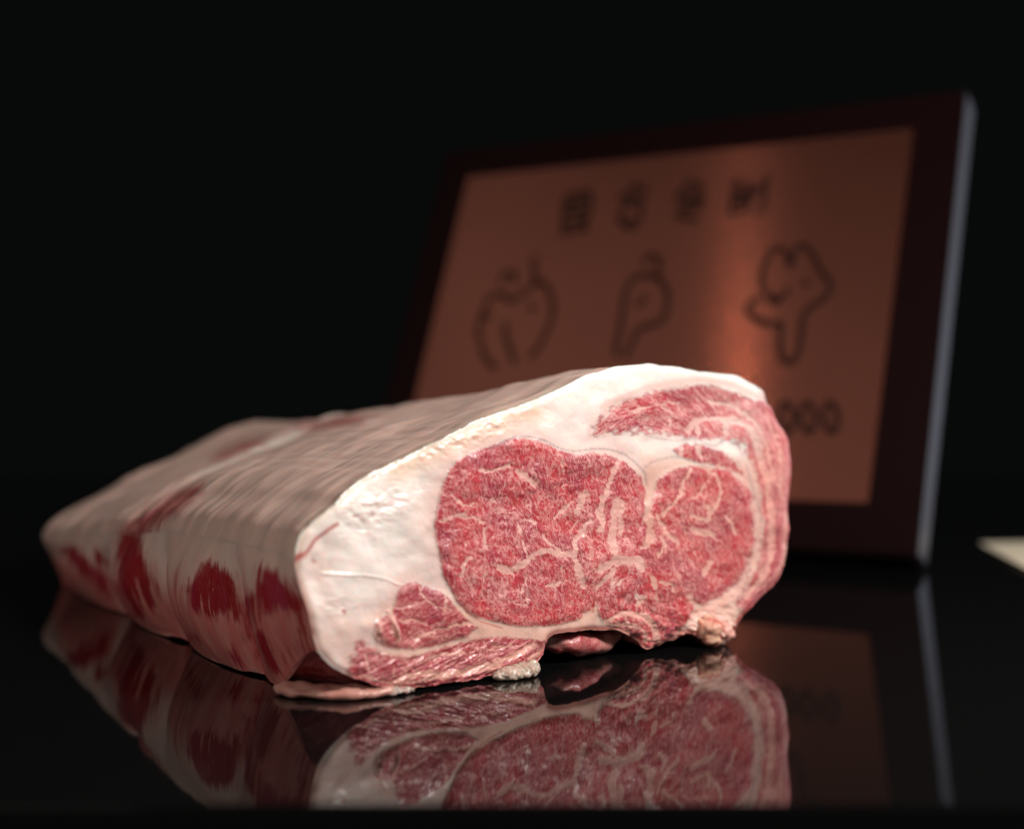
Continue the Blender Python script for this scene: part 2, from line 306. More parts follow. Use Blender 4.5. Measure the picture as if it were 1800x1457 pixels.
# albedo of fat: cream with peach and pink areas that belong to the tissue
fatcol = ar((0.88, 0.775, 0.715))
fatcol = mixa(fatcol, ar((0.90, 0.84, 0.78)), np.clip(sstep(950, 1120, U)*sstep(760, 650, Vp)+gs(1140, 790, 45, 22, 35)+gs(1282, 795, 20, 14, 40), 0, 1))
band = seg_dist(U, Vp, [(700,830),(760,800),(820,772),(880,748),(940,722)])
fatcol = mixa(fatcol, ar((0.86, 0.62, 0.45)), 0.7*np.exp(-(band/20)**2))
edge_ = seg_dist(U, Vp, [(562,1148),(548,1104),(533,1042),(523,987),(546,925),(612,864),(686,817),(779,770)])
fatcol = mixa(fatcol, ar((0.84, 0.64, 0.48)), 0.5*np.exp(-(edge_/9)**2))
near = np.exp(-np.clip(-np.maximum(np.maximum(sd[0], sd[4]), sd[5]), 0, 99)/22)
fatcol = mixa(fatcol, ar((0.80, 0.46, 0.40)), 0.75*near)
fatcol = mixa(fatcol, ar((0.74, 0.42, 0.33)), np.clip(sstep(1115, 1140, U)*sstep(770, 830, Vp)+sstep(1040, 1075, Vp)*sstep(640, 700, U), 0, 1)*0.8)
fatcol = mixa(fatcol, ar((0.80, 0.42, 0.37)), 0.8*sstep(30, 4, -sd[3])*sstep(1040, 1000, Vp)*sstep(1330, 1350, U))
fatcol = mixa(fatcol, ar((0.76, 0.44, 0.37)), 0.85*np.exp(-(seg_dist(U, Vp, [(1305,830),(1331,880),(1335,950),(1315,1015),(1270,1055),(1225,1075)])/16)**2))
fatcol = mixa(fatcol, ar((0.62, 0.20, 0.165)), sstep(11, 2, dout)*sstep(1040, 1075, Vp)*sstep(590, 640, U))
fatcol = mixa(fatcol, ar((0.80, 0.50, 0.44)), 0.7*np.exp(-(seg_dist(U, Vp, [(1060,716),(1120,688),(1184,672),(1235,664),(1290,676),(1345,700)])/7)**2))
fatcol = mixa(fatcol, ar((0.80, 0.50, 0.42)), 0.55*gs(590, 1125, 60, 60)+0.35*gs(560, 1000, 30, 60))
fatcol = mixa(fatcol, ar((0.84, 0.50, 0.45)), 0.6*np.exp(-np.clip(-sd[3], 0, 99)/13)*sstep(1300, 1200, U))
leancol = ar((0.47, 0.020, 0.034))
leancol = mixa(leancol, ar((0.60, 0.16, 0.16)), sstep(-5, 25, sd[3])*sstep(1200, 1340, U)*0.9)
leancol = mixa(leancol, ar((0.36, 0.03, 0.045)), sstep(-2, 4, np.maximum(sd[4], sd[5])))
leancol = mixa(leancol, ar((0.46, 0.02, 0.025)), np.clip(gs(830, 800, 50, 14, -20)+gs(900, 785, 60, 12)+gs(1060, 740, 26, 10, -30)+gs(1046, 1075, 8, 30), 0, 1))
dens = np.full_like(U, 0.86)
dens += 0.25*sstep(0, 20, sd[3]); dens -= 0.35*np.clip(gs(870, 800, 90, 22, -8)+gs(740, 1060, 45, 30), 0, 1)
dens += 0.12*gs(1080, 930, 60, 70)
dens = np.clip(dens*(0.8+0.5*fbm(U/60, Vp/60, 77, 3)), 0.25, 1.15)
memb_l = [([(860,788),(890,773),(911,767),(936,769),(958,776),(982,788),(1010,793),(1040,789),(1072,790),(1100,800),(1120,815),(1134,832),(1139,852)],2.1,.8),
          ([(1134,820),(1148,811),(1170,805),(1192,803),(1215,810),(1240,820)],2.4,.55), ([(1148,768),(1170,772),(1194,774),(1222,771),(1222,778)],2.4,.6), ([(1236,779),(1250,783),(1262,780),(1270,775)],3.0,.85),
          ([(1283,778),(1298,784),(1305,800)],3.0,.6), ([(1313,818),(1319,845),(1327,870),(1333,892)],3.6,.6), ([(1333,892),(1336,920),(1332,945)],3.0,.35), ([(1210,1078),(1214,1090)],3,.4)]
memb = np.zeros_like(U)
for pts, wd, st in memb_l: memb = np.maximum(memb, st*np.exp(-(seg_dist(U, Vp, catmull(pts, 5))/wd)**2))
blood_l = [([(520,985),(540,972),(555,950),(575,932),(592,920)],3.0,.85), ([(520,986),(534,976)],6,.9), ([(521,987),(526,1015),(533,1042),(548,1104)],5,.55), ([(660,840),(678,830)],2.2,.6), ([(700,815),(712,806)],2,.4), ([(686,882),(694,877)],3,.5), ([(653,900),(655,905)],2.5,.4), ([(601,1071),(603,1076)],2.5,.9), ([(553,984),(556,988)],3,.6), ([(655,945),(659,947)],3,.3),
           ([(768,950),(774,985),(779,1010),(800,1052),(822,1078),(845,1092),(880,1103)],1.6,.55), ([(1043,925),(1040,960),(1044,1000),(1042,1040),(1043,1075)],2.0,.55), ([(905,880),(906,886)],3,.8), ([(1237,1098),(1243,1105)],4,.7), ([(1290,1095),(1305,1080),(1320,1058)],5,.45), ([(625,1180),(640,1200)],3,.4), ([(548,1104),(551,1130),(557,1140)],6,.6), ([(1248,677),(1290,690)],1.5,.4)]
blood = np.zeros_like(U)
for pts, wd, st in blood_l: blood = np.maximum(blood, st*np.exp(-(seg_dist(U+wb*.3, Vp, pts)/wd)**2))
s_, z_ = px2sz(U, Vp)
# fibre coordinates in mm; bent so the cap's grain follows its crescent and the strip's runs along it
fx, fy = s_*1000, z_*1000
cx, cy = px2sz(1130., 950.); rr = np.hypot(fx-cx*1000, fy-cy*1000); th = np.arctan2(fy-cy*1000, fx-cx*1000)
wcap = sstep(-12, -11, sd[3]); wst = sstep(-9, -8, np.maximum(sd[5], sd[4]))
a_ = math.radians(62); gx, gy = (fx*math.cos(a_)-fy*math.sin(a_))*0.75, (fx*math.sin(a_)+fy*math.cos(a_))*1.12
fibx = gx*(1-wcap)+wcap*th*60*0.40; fiby = gy*(1-wcap)+wcap*rr*1.25
fibx = fibx*(1-wst)+wst*(fx*0.6); fiby = fiby*(1-wst)+wst*(fy-0.28*fx)*1.25
wfat = sstep(-10, -11, lean_px)
bx, by = math.cos(math.radians(28)), math.sin(math.radians(28))
fibx = fibx*(1-wfat)+wfat*(fx*bx+fy*by)*0.45; fiby = fiby*(1-wfat)+wfat*(-fx*by+fy*bx)
fib = np.stack([fibx, fiby, np.zeros_like(fibx)], 1)
crk = 0.0*lean_px
# relief (metres, along the face normal)
q = 0.001
dsp = 1.0*q*sstep(-6, 14, np.maximum(sd[0], np.maximum(sd[1], sd[4])))
dsp += (fbm(U/90, Vp/90, 5, 3)-.5)*5*q + (fbm(U/22, Vp/22, 6, 3)-.5)*q*(0.5+0.6*sstep(-4, 6, lean_px))
dsp -= 0.35*q*np.clip(vein, 0, 1)*(lean_px > 0)
dsp += (fbm(U/7, Vp/7, 8, 3)-.5)*q*(0.10+0.35*sstep(-4, 6, lean_px))
lum = np.clip(gs(680, 890, 60, 26, -35)+gs(640, 905, 40, 40)+gs(595, 1065, 30, 14)+gs(880, 745, 90, 16, -27)+gs(790, 775, 60, 14, -27), 0, 1)
dsp += lum*(fbm(U/13, Vp/9, 11, 2)-.5)*1.1*q
dsp += 1.5*q*gs(664, 1106, 4, 16)+2.6*q*gs(693, 1103, 5, 24, -12)
dsp += 0.35*q*np.exp(-(seg_dist(U+wb, Vp, [(568,1008),(640,1010),(680,1018),(705,1028)])/2.5)**2)
st_rel = sstep(-4, 10, sd[5]); dsp += st_rel*(fbm(fx/9, (fy-0.28*fx)/2.2, 21, 3)-.5)*1.9*q
dsp += 6*q*gs(1245, 1112, 26, 18)+(gs(1250, 1110, 45, 22))*(fbm(U/9, Vp/9, 31, 3)-.5)*7*q
dsp += sstep(1000, 1100, Vp)*sstep(1060, 1100, U)*(fbm(U/14, Vp/10, 33, 3)-.5)*2.5*q
rim = np.exp(-(dout/7)**2); dsp -= 1.1*q*rim
# the lower left corner of the cut turns back under the block
PF = sz2w(s_, z_) + NF*dsp[:, None]
idx = np.arange(NI*NJ).reshape(NI, NJ)
QF = np.stack([idx[:-1, :-1], idx[:-1, 1:], idx[1:, 1:], idx[1:, :-1]], -1).reshape(-1, 4)
NFV = vnormals(PF, QF)
if (NFV @ NF).mean() < 0: QF = QF[:, ::-1]; NFV = -NFV
attrF = dict(fib=fib, lean=lean, vein=vein, dens=dens, fatcol=fatcol, leancol=leancol, memb=memb, rough=crk, blood=blood)

# ------------------------------------------------------------------ the body behind the face, lofted to the far end
AX = np.array([-math.sin(math.radians(31.5)), math.cos(math.radians(31.5)), 0.0])
E1 = np.array([c1, s1, 0.0])
grid = PF.reshape(NI, NJ, 3)
Lc = grid[0, ::-1][::3]                       # bottom-left up to the crease
Tc = grid[:, 0][::2]; Rc = grid[-1, :][::3]; Bc = grid[::-1, -1][::3]
parts_ = [Lc[:-1], Tc[:-1], Rc[:-1], Bc[:-1]]
ring0 = np.vstack(parts_); nl, nt, nr, nb = [len(p) for p in parts_]; M = len(ring0)
kind = np.concatenate([np.full(nl, 0), np.full(nt, 1), np.full(nr, 2), np.full(nb, 3)])
wL = np.concatenate([np.linspace(1, 0, nl), np.zeros(M-nl)])
O = np.array([X0, Y0, 0.0])
rs = (ring0-O) @ E1; rz = ring0[:, 2]; rn = (ring0-O) @ NF
iC = nl; sC, zC = rs[iC], rz[iC]
ridge = rs[nl:nl+nt][np.argmax(rz[nl:nl+nt])]
NT = 300
TL = 0.56*q0
tt = np.r_[0, np.cumsum(np.linspace(0.5, 1.5, NT-1))]; tt = tt/tt[-1]*TL
Vb = np.zeros((NT, M, 3))
tr = tt/q0
zt = np.interp(tr, [0, .05, .1, .2, .3, .4, .5, .56], [1, .982, .952, .878, .842, .79, .782, .775])
zc = np.interp(tr, [0, .1, .19, .3, .4655, .56], [1, .985, .95, .80, .59, .55])
sg = np.interp(tr, [0, .1, .3, .56], [1, 1.0, .92, .80])
def tw(t): return t
sr = np.clip((rs-sC)/(ridge-sC), 0, 1)
uu_ = np.arange(M)
for j in range(NT):
    t = tr[j]; s = sC+(rs-sC)*sg[j]; zz = rz.copy()
    f = zc[j]*(1-sr)+zt[j]*sr
    zz = zz*f
    settle = sstep(0.0, 0.055, np.array(t))
    # left side: from crease down to the table, tucked under and bulging between the ribs
    L = kind == 0
    zcj = zC*zc[j]
    lift = 0.0015*math.exp(-((t-.205)/.035)**2)+0.0015*math.exp(-((t-.085)/.012)**2)
    zB = (rz[0]*(1-settle)+(lift*q0+0.0008)*settle)
    wv = wL[L]
    zz[L] = zcj+(zB-zcj)*wv
    tuck = 0.016*q0
    s_lin = sC+tuck*wv**1.6
    s[L] = rs[L]*(1-settle)+s_lin*settle
    # fingers between the ribs
    bul = 0
    for tc, wd, am in ((.035, .047, .013), (.140, .060, .019), (.262, .064, .018), (.405, .085, .014)):
        bul = max(bul, am*max(0, 1-abs((t-tc)/wd)**2.2))
    bul = bul-.004
    s[L] -= q0*bul*settle*np.sin(np.pi*0.84*np.clip(wv, 0, 1)**0.85)
    # underside settles onto the table
    Bm = kind == 3
    k = (np.arange(M)-(M-nb)); kk = k[Bm]/nb
    zz[Bm] = zz[Bm]*(1-sstep(0.0, 1.0, (t-0.012*(1-sstep(.45, .62, kk)))/(0.095-0.060*sstep(.45, .62, kk))))+0.0008
    zl = sstep(0.86, 1.0, kk); zz[Bm] = zz[Bm]*(1-zl)+zB*zl
    s[Bm] = s[Bm]*(1-zl*settle)+(s[Bm]*(1-zl*.0)+0)*zl*settle
    P = O+np.outer(s, E1)+NF*(rn*(1-settle))[:, None]+AX*tt[j]
    P[:, 2] = zz
    ns = int(2+60*sstep(0, .35, t)+20*sstep(0, .02, t)) if j else 0
    win = slice(iC-34, iC+70)
    for _ in range(ns):
        Wn = P[win]; Wn[1:-1] = .25*Wn[:-2]+.5*Wn[1:-1]+.25*Wn[2:]; P[win] = Wn
    Vb[j] = P
# bottom curve must end where the left side starts
for j in range(1, NT):
    tgt = Vb[j, 0]; n_ = 14
    for k in range(n_):
        i = M-1-k; a = (1-k/n_)**1.0
        Vb[j, i] = Vb[j, i]*(1-a)+tgt*a if k < n_ else Vb[j, i]
# seam across the fat cover, streaks and dents
tseam = .272+.11*np.clip(sr, 0, 1.3)
Nb_idx = np.arange(NT*M).reshape(NT, M)
QB = np.stack([Nb_idx[:-1], np.roll(Nb_idx, -1, 1)[:-1], np.roll(Nb_idx, -1, 1)[1:], Nb_idx[1:]], -1).reshape(-1, 4)
VB = Vb.reshape(-1, 3)
NB = vnormals(VB, QB)
cen = Vb.mean(1)
outd = (Vb-cen[:, None]).reshape(-1, 3)
if (NB*outd).sum(1).mean() < 0: QB = QB[:, ::-1]; NB = -NB
TT = np.repeat(tr, M); KK = np.tile(kind, NT); SR = np.tile(sr, NT); SS = np.tile((rs-sC), NT); WL = np.tile(wL, NT)
TS = np.tile(tseam, NT); UI = np.tile(np.arange(M)/M, NT)
per = np.r_[0, np.cumsum(np.linalg.norm(np.diff(ring0, axis=0), axis=1))]*1000; PER = np.tile(per, NT)
tmm = TT*q0*1000
fade = sstep(0, .012, TT)
db = (fbm(tmm/30, PER/45, 60, 3)-.5)*4.5*q*fade
topm = (KK == 1)*sstep(0, .05, SR) if False else (KK == 1).astype(float)
topf = topm*np.clip(np.minimum((PER-per[nl])/8, (per[nl+nt-1]-PER)/8), 0, 1)
db += topf*fade*(fbm((tmm+PER*0.10)/2.6, PER/130, 61, 4)-.5)*0.35*q
db += topf*fade*(fbm((tmm+PER*0.14)/14, PER/110, 62, 3)-.5)*0.8*q
db -= topf*5.0*q*np.exp(-((TT-TS)/.011)**2)
db += topf*2.2*q*np.exp(-((TT-TS+.022)/.008)**2)
sidem = (KK == 0).astype(float)
db += sidem*fade*(fbm(tmm/3.0, WL*2.2, 63, 4)-.5)*1.5*q*np.sin(np.pi*np.clip(WL, 0, 1))*sstep(.1, .6, WL)
db += (KK == 3)*fade*np.clip(np.minimum(PER-per[nl+nt+nr], per[-1]-PER)/10, 0, 1)*(fbm(tmm/12, PER/12, 64, 3)-.5)*2*q
zo = VB[:, 2].copy(); VB = VB+NB*db[:, None]
low = (zo < .006) & (TT > .05); VB[low, 2] = np.minimum(VB[low, 2], zo[low]+.0003)
VB[:, 2] = np.maximum(VB[:, 2], 0.0006)
# round off the far end
endw = sstep(.50, .56, TT)**2
cz = np.array([0, 0, 0.03])
cB = np.repeat(cen, M, 0)
VB = VB*(1-0.16*endw[:, None])+cB*(0.16*endw[:, None])
# far cap
capc = VB.reshape(NT, M, 3)[-1]
ncap = 14; rings = [capc]
cc = capc.mean(0)+np.array([0, 0, -0.002])
for k in range(1, ncap):
    a = k/(ncap-1); r_ = math.cos(a*math.pi/2)**0.55 if a < 1 else 0.0
    rings.append(cc+(capc-cc)*r_+AX*0.016*math.sin(a*math.pi/2))
Vcap = np.vstack(rings[1:]); base = len(VB)
VB = np.vstack([VB, Vcap])
ci = np.vstack([Nb_idx[-1], base+np.arange((ncap-1)*M).reshape(ncap-1, M)])
QC = np.stack([ci[:-1], np.roll(ci, -1, 1)[:-1], np.roll(ci, -1, 1)[1:], ci[1:]], -1).reshape(-1, 4)
QA = np.vstack([QB, QC if np.all(QB[0] == QB[0]) else QC])
# keep winding equal
if QB[0][0] != Nb_idx[0, 0]: QA = np.vstack([QB, QC[:, ::-1]])
NA = vnormals(VB, QA)
ub, vb = proj(VB)
def ext(a, fill=None):
    return np.concatenate([a, np.tile(a[(NT-1)*M:NT*M], (ncap-1,)+(1,)*(a.ndim-1))])
TT, KK, SR, WL, TS, PER, tmm, topf = [ext(a) for a in (TT, KK, SR, WL, TS, PER, tmm, topf)]
side_reds = [
 [(328,1037),(340,1020),(351,1003),(355,991),(375,989),(394,996),(410,1008),(419,1046),(425,1078),(416,1086),(406,1092),(396,1078),(376,1082),(362,1084),(350,1076),(337,1064)],
 [(451,1042),(455,1015),(456,998),(467,994),(485,1004),(504,1023),(527,1055),(537,1100),(540,1130),(530,1120),(515,1085),(500,1073),(481,1069),(472,1085),(460,1085),(455,1065)],
 [(428,1060),(440,1042),(449,1046),(446,1083),(439,1117),(433,1099)],
 [(449,1117),(460,1112),(472,1119),(484,1147),(500,1180),(485,1185),(470,1175),(455,1150)], [(392,1145),(410,1142),(424,1158),(430,1168),(410,1162)], [(495,1150),(505,1145),(512,1160),(500,1170)], [(520,1100),(542,1105),(556,1150),(600,1190),(640,1205),(620,1215),(560,1195),(540,1170),(525,1140)], [(520,1190),(560,1200),(620,1210),(580,1216),(530,1208)],
 [(208,960),(212,940),(225,932),(243,935),(252,975),(262,1005),(273,1028),(270,1063),(250,1085),(236,1083),(226,1057),(211,1028)],
 [(106,966),(126,960),(146,977),(170,1003),(186,1017),(197,1045),(183,1040),(146,1008)], [(166,971),(183,966),(189,991),(171,988)], [(330,1112),(345,1118),(350,1130),(335,1125)]]
top_reds = [[(205,945),(222,920),(260,893),(317,857),(357,850),(356,866),(320,895),(280,930),(255,950),(240,965),(215,970)], [(371,808),(395,790),(430,776),(468,766),(462,778),(430,792),(395,806)], [(515,752),(560,737),(620,731),(665,728),(640,740),(590,748),(540,756)]]
rb = np.max([poly_sdf(ub, vb, p) for p in side_reds], axis=0); rb = rb+3+(fbm(tmm/1.3, WL*1.6, 80, 3)-.5)*26+(fbm(tmm/7, WL*5, 81, 3)-.5)*12; rb = np.where(KK == 0, rb, -30)
rt = np.max([poly_sdf(ub, vb, p) for p in top_reds], axis=0); rt = rt+(fbm(tmm/5, PER/14, 82, 3)-.5)*20; rt = np.where(KK == 1, rt, -30)
okp = (KK == 2); ok3 = (KK == 3)
leanb = np.maximum(rb/24, rt/30)
leanb = np.where(okp, 0.5, leanb); leanb = np.where(ok3, 0.6, leanb)
leanb = np.clip(leanb, -3, 3)
nV = len(VB); arb = lambda v: np.tile(np.array(v, float), (nV, 1))
fcb = arb((0.80, 0.545, 0.46))
fcb = mixa(fcb, arb((0.68, 0.44, 0.36)), 0.7*fbm((tmm+PER*.08)/7, PER/60, 70, 3))
fcb = mixa(fcb, arb((0.84, 0.66, 0.50)), np.exp(-TT*q0*1000/3.0)*(KK == 1))
fcb = mixa(fcb, arb((0.60, 0.17, 0.15)), (KK == 0)*sstep(.10, .55, WL+(fbm(tmm/5, WL*3, 84, 3)-.5)*.35))
for tc, wd, am, wm in ((.322, .010, .75, 1.2), (.205, .014, .6, .75), (.092, .010, .6, .6)):
    fcb = mixa(fcb, arb((0.74, 0.56, 0.49)), am*(KK == 0)*np.exp(-((TT-tc)/wd)**2)*sstep(wm, wm-.35, WL))
fcb = mixa(fcb, arb((0.85, 0.74, 0.64)), ((KK == 1)*np.exp(-((TT-TS+.024)/.010)**2)*(0.4+fbm(PER/12, tmm*0, 71, 2))*sstep(.1,.4,SR)).clip(0, .9))
fcb = mixa(fcb, arb((0.42, 0.26, 0.30)), ((KK == 1)*np.exp(-((TT-TS)/.012)**2)*sstep(.35, .8, SR)).clip(0, .6))
lcb = arb((0.31, 0.007, 0.010)); lcb = mixa(lcb, arb((0.36, 0.075, 0.055)), (KK == 1).astype(float))
lcb = mixa(lcb, arb((0.48, 0.10, 0.10)), (KK == 2).astype(float)*1.0)
vb_ = np.where(KK == 0, np.clip((fbm(tmm/1.5, WL*1.3, 72, 3)-.47)*4.2, 0, .72)*(.55+.9*sstep(.25, .9, WL)), 0)
vb_ = np.where(ok3, 0.35*fbm(tmm/8, PER/8, 73, 3), vb_)
fibb = np.stack([np.where(KK == 0, WL*14, np.where(KK == 1, PER*0.06, PER*.5)), np.where(KK == 0, tmm*1.15, (tmm+PER*.08)*0.95), np.full(nV, 50.0)], 1)
attrB = dict(fib=fibb, lean=leanb, vein=vb_, dens=np.where(KK == 0, .10, .55).astype(float), fatcol=fcb, leancol=lcb, memb=np.zeros(nV),
             rough=np.clip((KK == 1)*(.25+.75*topf)*1.0, 0, 1)*sstep(.0, .02, TT), blood=np.zeros(nV))

root = empty('beef_block', (-0.05, 0.66, 0.0), 'raw block of marbled beef with thick white fat, cut face turned right', 'beef')
# parts of the cut face
fid = np.zeros(len(QF), int)
sdc = np.stack([s[QF].mean(1) for s in sd], 0)
best = sdc.argmax(0); inside = lean[QF].mean(1) > -0.05
fid[inside] = best[inside]+1
names = {0: 'fat_seam'}; names.update({i+1: nm for i, (nm, _) in enumerate(regs)})
# the fat runs on as one sheet and the muscles lie 0.12 mm proud of it
pf = split_parts({0: 'fat_seam'}, np.zeros(len(QF), int), PF, QF, attrF, NFV, MEAT, root)
names.pop(0); pf.update(split_parts(names, fid, PF+NF*0.00012, QF, attrF, NFV, MEAT, root))
pf[0]['label'] = 'cream white fat surrounding the muscles on the cut face'
# parts of the body
k4 = KK[QA[:, 0]]; t4 = TT[QA].mean(1); ts4 = TS[QA[:, 0]]
bid = np.zeros(len(QA), int)
bid[(k4 == 1) & (t4 < ts4)] = 1; bid[(k4 == 1) & (t4 >= ts4)] = 2
bid[(k4 == 0) & (t4 < .080)] = 3; bid[(k4 == 0) & (t4 >= .080) & (t4 < .200)] = 4; bid[(k4 == 0) & (t4 >= .200) & (t4 < .325)] = 5; bid[(k4 == 0) & (t4 >= .325)] = 6
bid[k4 == 2] = 7; bid[k4 == 3] = 8
pb = split_parts({1: 'fat_cover', 2: 'fat_cover|b', 3: 'rib_muscle', 4: 'rib_muscle|b', 5: 'rib_muscle|c', 6: 'rib_muscle|d', 7: 'cap_side', 8: 'underside'}, bid, VB, QA, attrB, NA, MEAT, root)

# ------------------------------------------------------------------ loose bits of the block: lumps, flap, trimming
def blob_tube(name, path, ra, rb_, up, fat_c, lean_v, nseg=90, nring=36, rough=0.0, nscale=6.0, seed=1, blood_=0.0, lean_c=(0.36, 0.03, 0.04)):
    path = catmull(path, 10); path = resample(path, nseg); V = []
    rA = np.interp(np.linspace(0, 1, nseg), np.linspace(0, 1, len(ra)), ra); rB = np.interp(np.linspace(0, 1, nseg), np.linspace(0, 1, len(rb_)), rb_)
    tg = np.gradient(path, axis=0); tg /= np.linalg.norm(tg, axis=1, keepdims=True); up = np.array(up, float)
    ang = np.linspace(0, 2*np.pi, nring, endpoint=False)
    for i in range(nseg):
        sdv = np.cross(tg[i], up); sdv /= np.linalg.norm(sdv); u2 = np.cross(sdv, tg[i])
        e = max(0.02, math.sqrt(max(0, 1-abs(2*i/(nseg-1)-1)**6)))
        V.append(path[i]+e*(np.outer(np.cos(ang)*rA[i], sdv)+np.outer(np.sin(ang)*rB[i], u2)))
    V = np.array(V).reshape(-1, 3); ix = np.arange(nseg*nring).reshape(nseg, nring)
    Q = np.stack([ix[:-1], np.roll(ix, -1, 1)[:-1], np.roll(ix, -1, 1)[1:], ix[1:]], -1).reshape(-1, 4)
    N = vnormals(V, Q); c_ = np.repeat(path, nring, 0)
    if (N*(V-c_)).sum() < 0: Q = Q[:, ::-1]; N = -N
    L = np.repeat(np.arange(nseg), nring)/nseg*np.linalg.norm(np.diff(path, axis=0), axis=1).sum()*1000; A = np.tile(np.cos(ang*1.0), nseg); A2 = np.tile(np.sin(ang), nseg)
    nz = np.array([noise3.noise(Vector(v*1000/nscale)+Vector((seed, 0, 0)))*.55+noise3.noise(Vector(v*2300/nscale)+Vector((0, seed, 0)))*.3 for v in V])
    V = V+N*(nz*rough*max(ra))[:, None]; V[:, 2] = np.maximum(V[:, 2], 0.0005); N = vnormals(V, Q)
    n = len(V); at = dict(fib=V*1000*np.array([.6, 1, 1]), lean=np.clip(np.full(n, lean_v)+(fbm(L/8, A*2, seed+3, 3)-.5)*2.5, -3, 3), vein=np.zeros(n), dens=np.full(n, .7),
        fatcol=np.tile(np.array(fat_c), (n, 1)), leancol=np.tile(np.array(lean_c), (n, 1)), memb=np.zeros(n), rough=np.full(n, .1), blood=np.clip((fbm(L/5, A*2+7, seed+9, 2)-.5)*4*blood_, 0, .8))
    return link(name, mesh_np(name, V, Q, at, N), MEAT, root)
def at_face(u, v, out=0.0):
    s, z = px2sz(float(u), float(v)); return sz2w(s, z)+NF*out
def at_depth(u, v, off):
    d = np.array([(u-900)/F, 1, -(v-VH)/F]); o = np.array([0, 0, H]); t = ((np.array([X0, Y0, 0])+NF*off-o) @ NF)/(d @ NF); return o+d*t
def at_table(u, v, z=0.0):
    Y = F*(H-z)/(v-VH); return np.array([(u-900)/F*Y, Y, z])
# thin fold of fat lying on the table under the left corner
fold = blob_tube('fat_fold', [at_table(482, 1207, .0022), at_table(505, 1211, .0022), at_table(560, 1215, .0022), at_table(610, 1216, .0022), at_table(660, 1214, .002), at_table(725, 1209, .0015)],
          [.0025, .0065, .007, .006, .004, .002], [.0012, .0026, .0026, .0024, .0018, .0009], (0, 0, 1), (0.52, 0.24, 0.19), -0.9, rough=.5, nscale=9, seed=4)
tip = blob_tube('gristle_tip', [at_table(655, 1214, .0018), at_table(690, 1215, .0016), at_table(728, 1209, .0012)], [.002, .003, .0015], [.0014, .0014, .0008], (0, 0, 1), (0.33, 0.26, 0.23), -3, rough=.6, nscale=3, seed=8)
trim_c = [at_face(862, 1188, .001), at_face(885, 1184, .002), at_face(915, 1178, .0025), at_face(940, 1170, .001)]
trim = blob_tube('gristle_trimming', trim_c, [.0035, .0045, .005, .004], [.0016, .0030, .0034, .0040], (0, 0, 1), (0.46, 0.36, 0.29), -3, rough=.5, nscale=3.2, seed=12)
# hanging inner flap seen through the arch
flap = blob_tube('inner_flap', [at_depth(945, 1122, -.013), at_depth(985, 1126, -.013), at_depth(1030, 1129, -.014), at_depth(1058, 1126, -.016), at_depth(1088, 1106, -.018)],
          [.006, .008, .008, .007, .004], [.0052, .0050, .0046, .0042, .0025], (0, 0, 1), (0.62, 0.30, 0.25), 0.1, rough=.5, nscale=12, seed=15)
lump1 = blob_tube('fat_lump', [at_face(1231, 1090, -.001), at_face(1237, 1108, .004), at_face(1240, 1124, .003)], [.004, .0062, .0048], [.004, .0062, .0048], (0, 1, 0.1), (0.74, 0.42, 0.30), -1.0, nseg=50, rough=.5, nscale=4, seed=18, blood_=.7)
lump2 = blob_tube('fat_lump', [at_face(1252, 1098, .001), at_face(1262, 1112, .003), at_face(1272, 1122, .001)], [.004, .0055, .0035], [.004, .0048, .003], (0, 1, 0.1), (0.72, 0.36, 0.30), -0.6, nseg=50, rough=.7, nscale=4, seed=22, blood_=.8)

# ------------------------------------------------------------------ table
def box(bm, lo, hi, bev=0, seg=3):
    r = bmesh.ops.create_cube(bm, size=1)
    for v in r['verts']: v.co = Vector([lo[k]+(v.co[k]+.5)*(hi[k]-lo[k]) for k in range(3)])
    if bev: bmesh.ops.bevel(bm, geom=list({e for v in r['verts'] for e in v.link_edges}), offset=bev, segments=seg, affect='EDGES')
def bm_obj(name, bm, m, parent=None, smooth=False):
    me = bpy.data.meshes.new(name); bm.to_mesh(me); bm.free()
    for p in me.polygons: p.use_smooth = smooth
    return link(name, me, m, parent)
def gloss_black():
    m, n, l, b = mat('polished_black_stone')
    b.inputs['Base Color'].default_value = (.009, .0088, .0088, 1); b.inputs['IOR'].default_value = 1.31
    t = n.new('ShaderNodeTexCoord')
    x = nd(n, 'ShaderNodeTexNoise', Scale=9.0, Detail=6.0); l.new(t.outputs['Object'], x.inputs['Vector'])
    v = n.new('ShaderNodeMapRange'); v.inputs[3].default_value = .015; v.inputs[4].default_value = .06; l.new(x.outputs[0], v.inputs[0]); l.new(v.outputs[0], b.inputs['Roughness'])
    # faint specks of dust
    vo = nd(n, 'ShaderNodeTexVoronoi', Scale=260.0); l.new(t.outputs['Object'], vo.inputs['Vector'])
    dd = ramp(n, l, vo.outputs['Distance'], .05, .02); sp = mth(n, l, 'MULTIPLY', dd, ramp(n, l, vo.outputs['Color'], .80, .95))
    l.new(mixc(n, l, sp, (.0045, .0044, .0044), (.09, .085, .08)), b.inputs['Base Color'])
    y = nd(n, 'ShaderNodeTexNoise', Scale=14.0, Detail=2.0); l.new(t.outputs['Object'], y.inputs['Vector'])
    bp = nd(n, 'ShaderNodeBump', Strength=0.05, Distance=0.001); l.new(y.outputs[0], bp.inputs['Height']); l.new(bp.outputs[0], b.inputs['Normal'])
    return m
tab = empty('table', (0, 1.2, 0), 'polished black table top with a straight front edge, reflecting the beef', 'table')
YE = F*H/(1415-VH)
bm = bmesh.new(); box(bm, (-1.5, YE, -.03), (1.6, 2.3, 0), .0012, 3); bm_obj('table_top', bm, gloss_black(), tab)
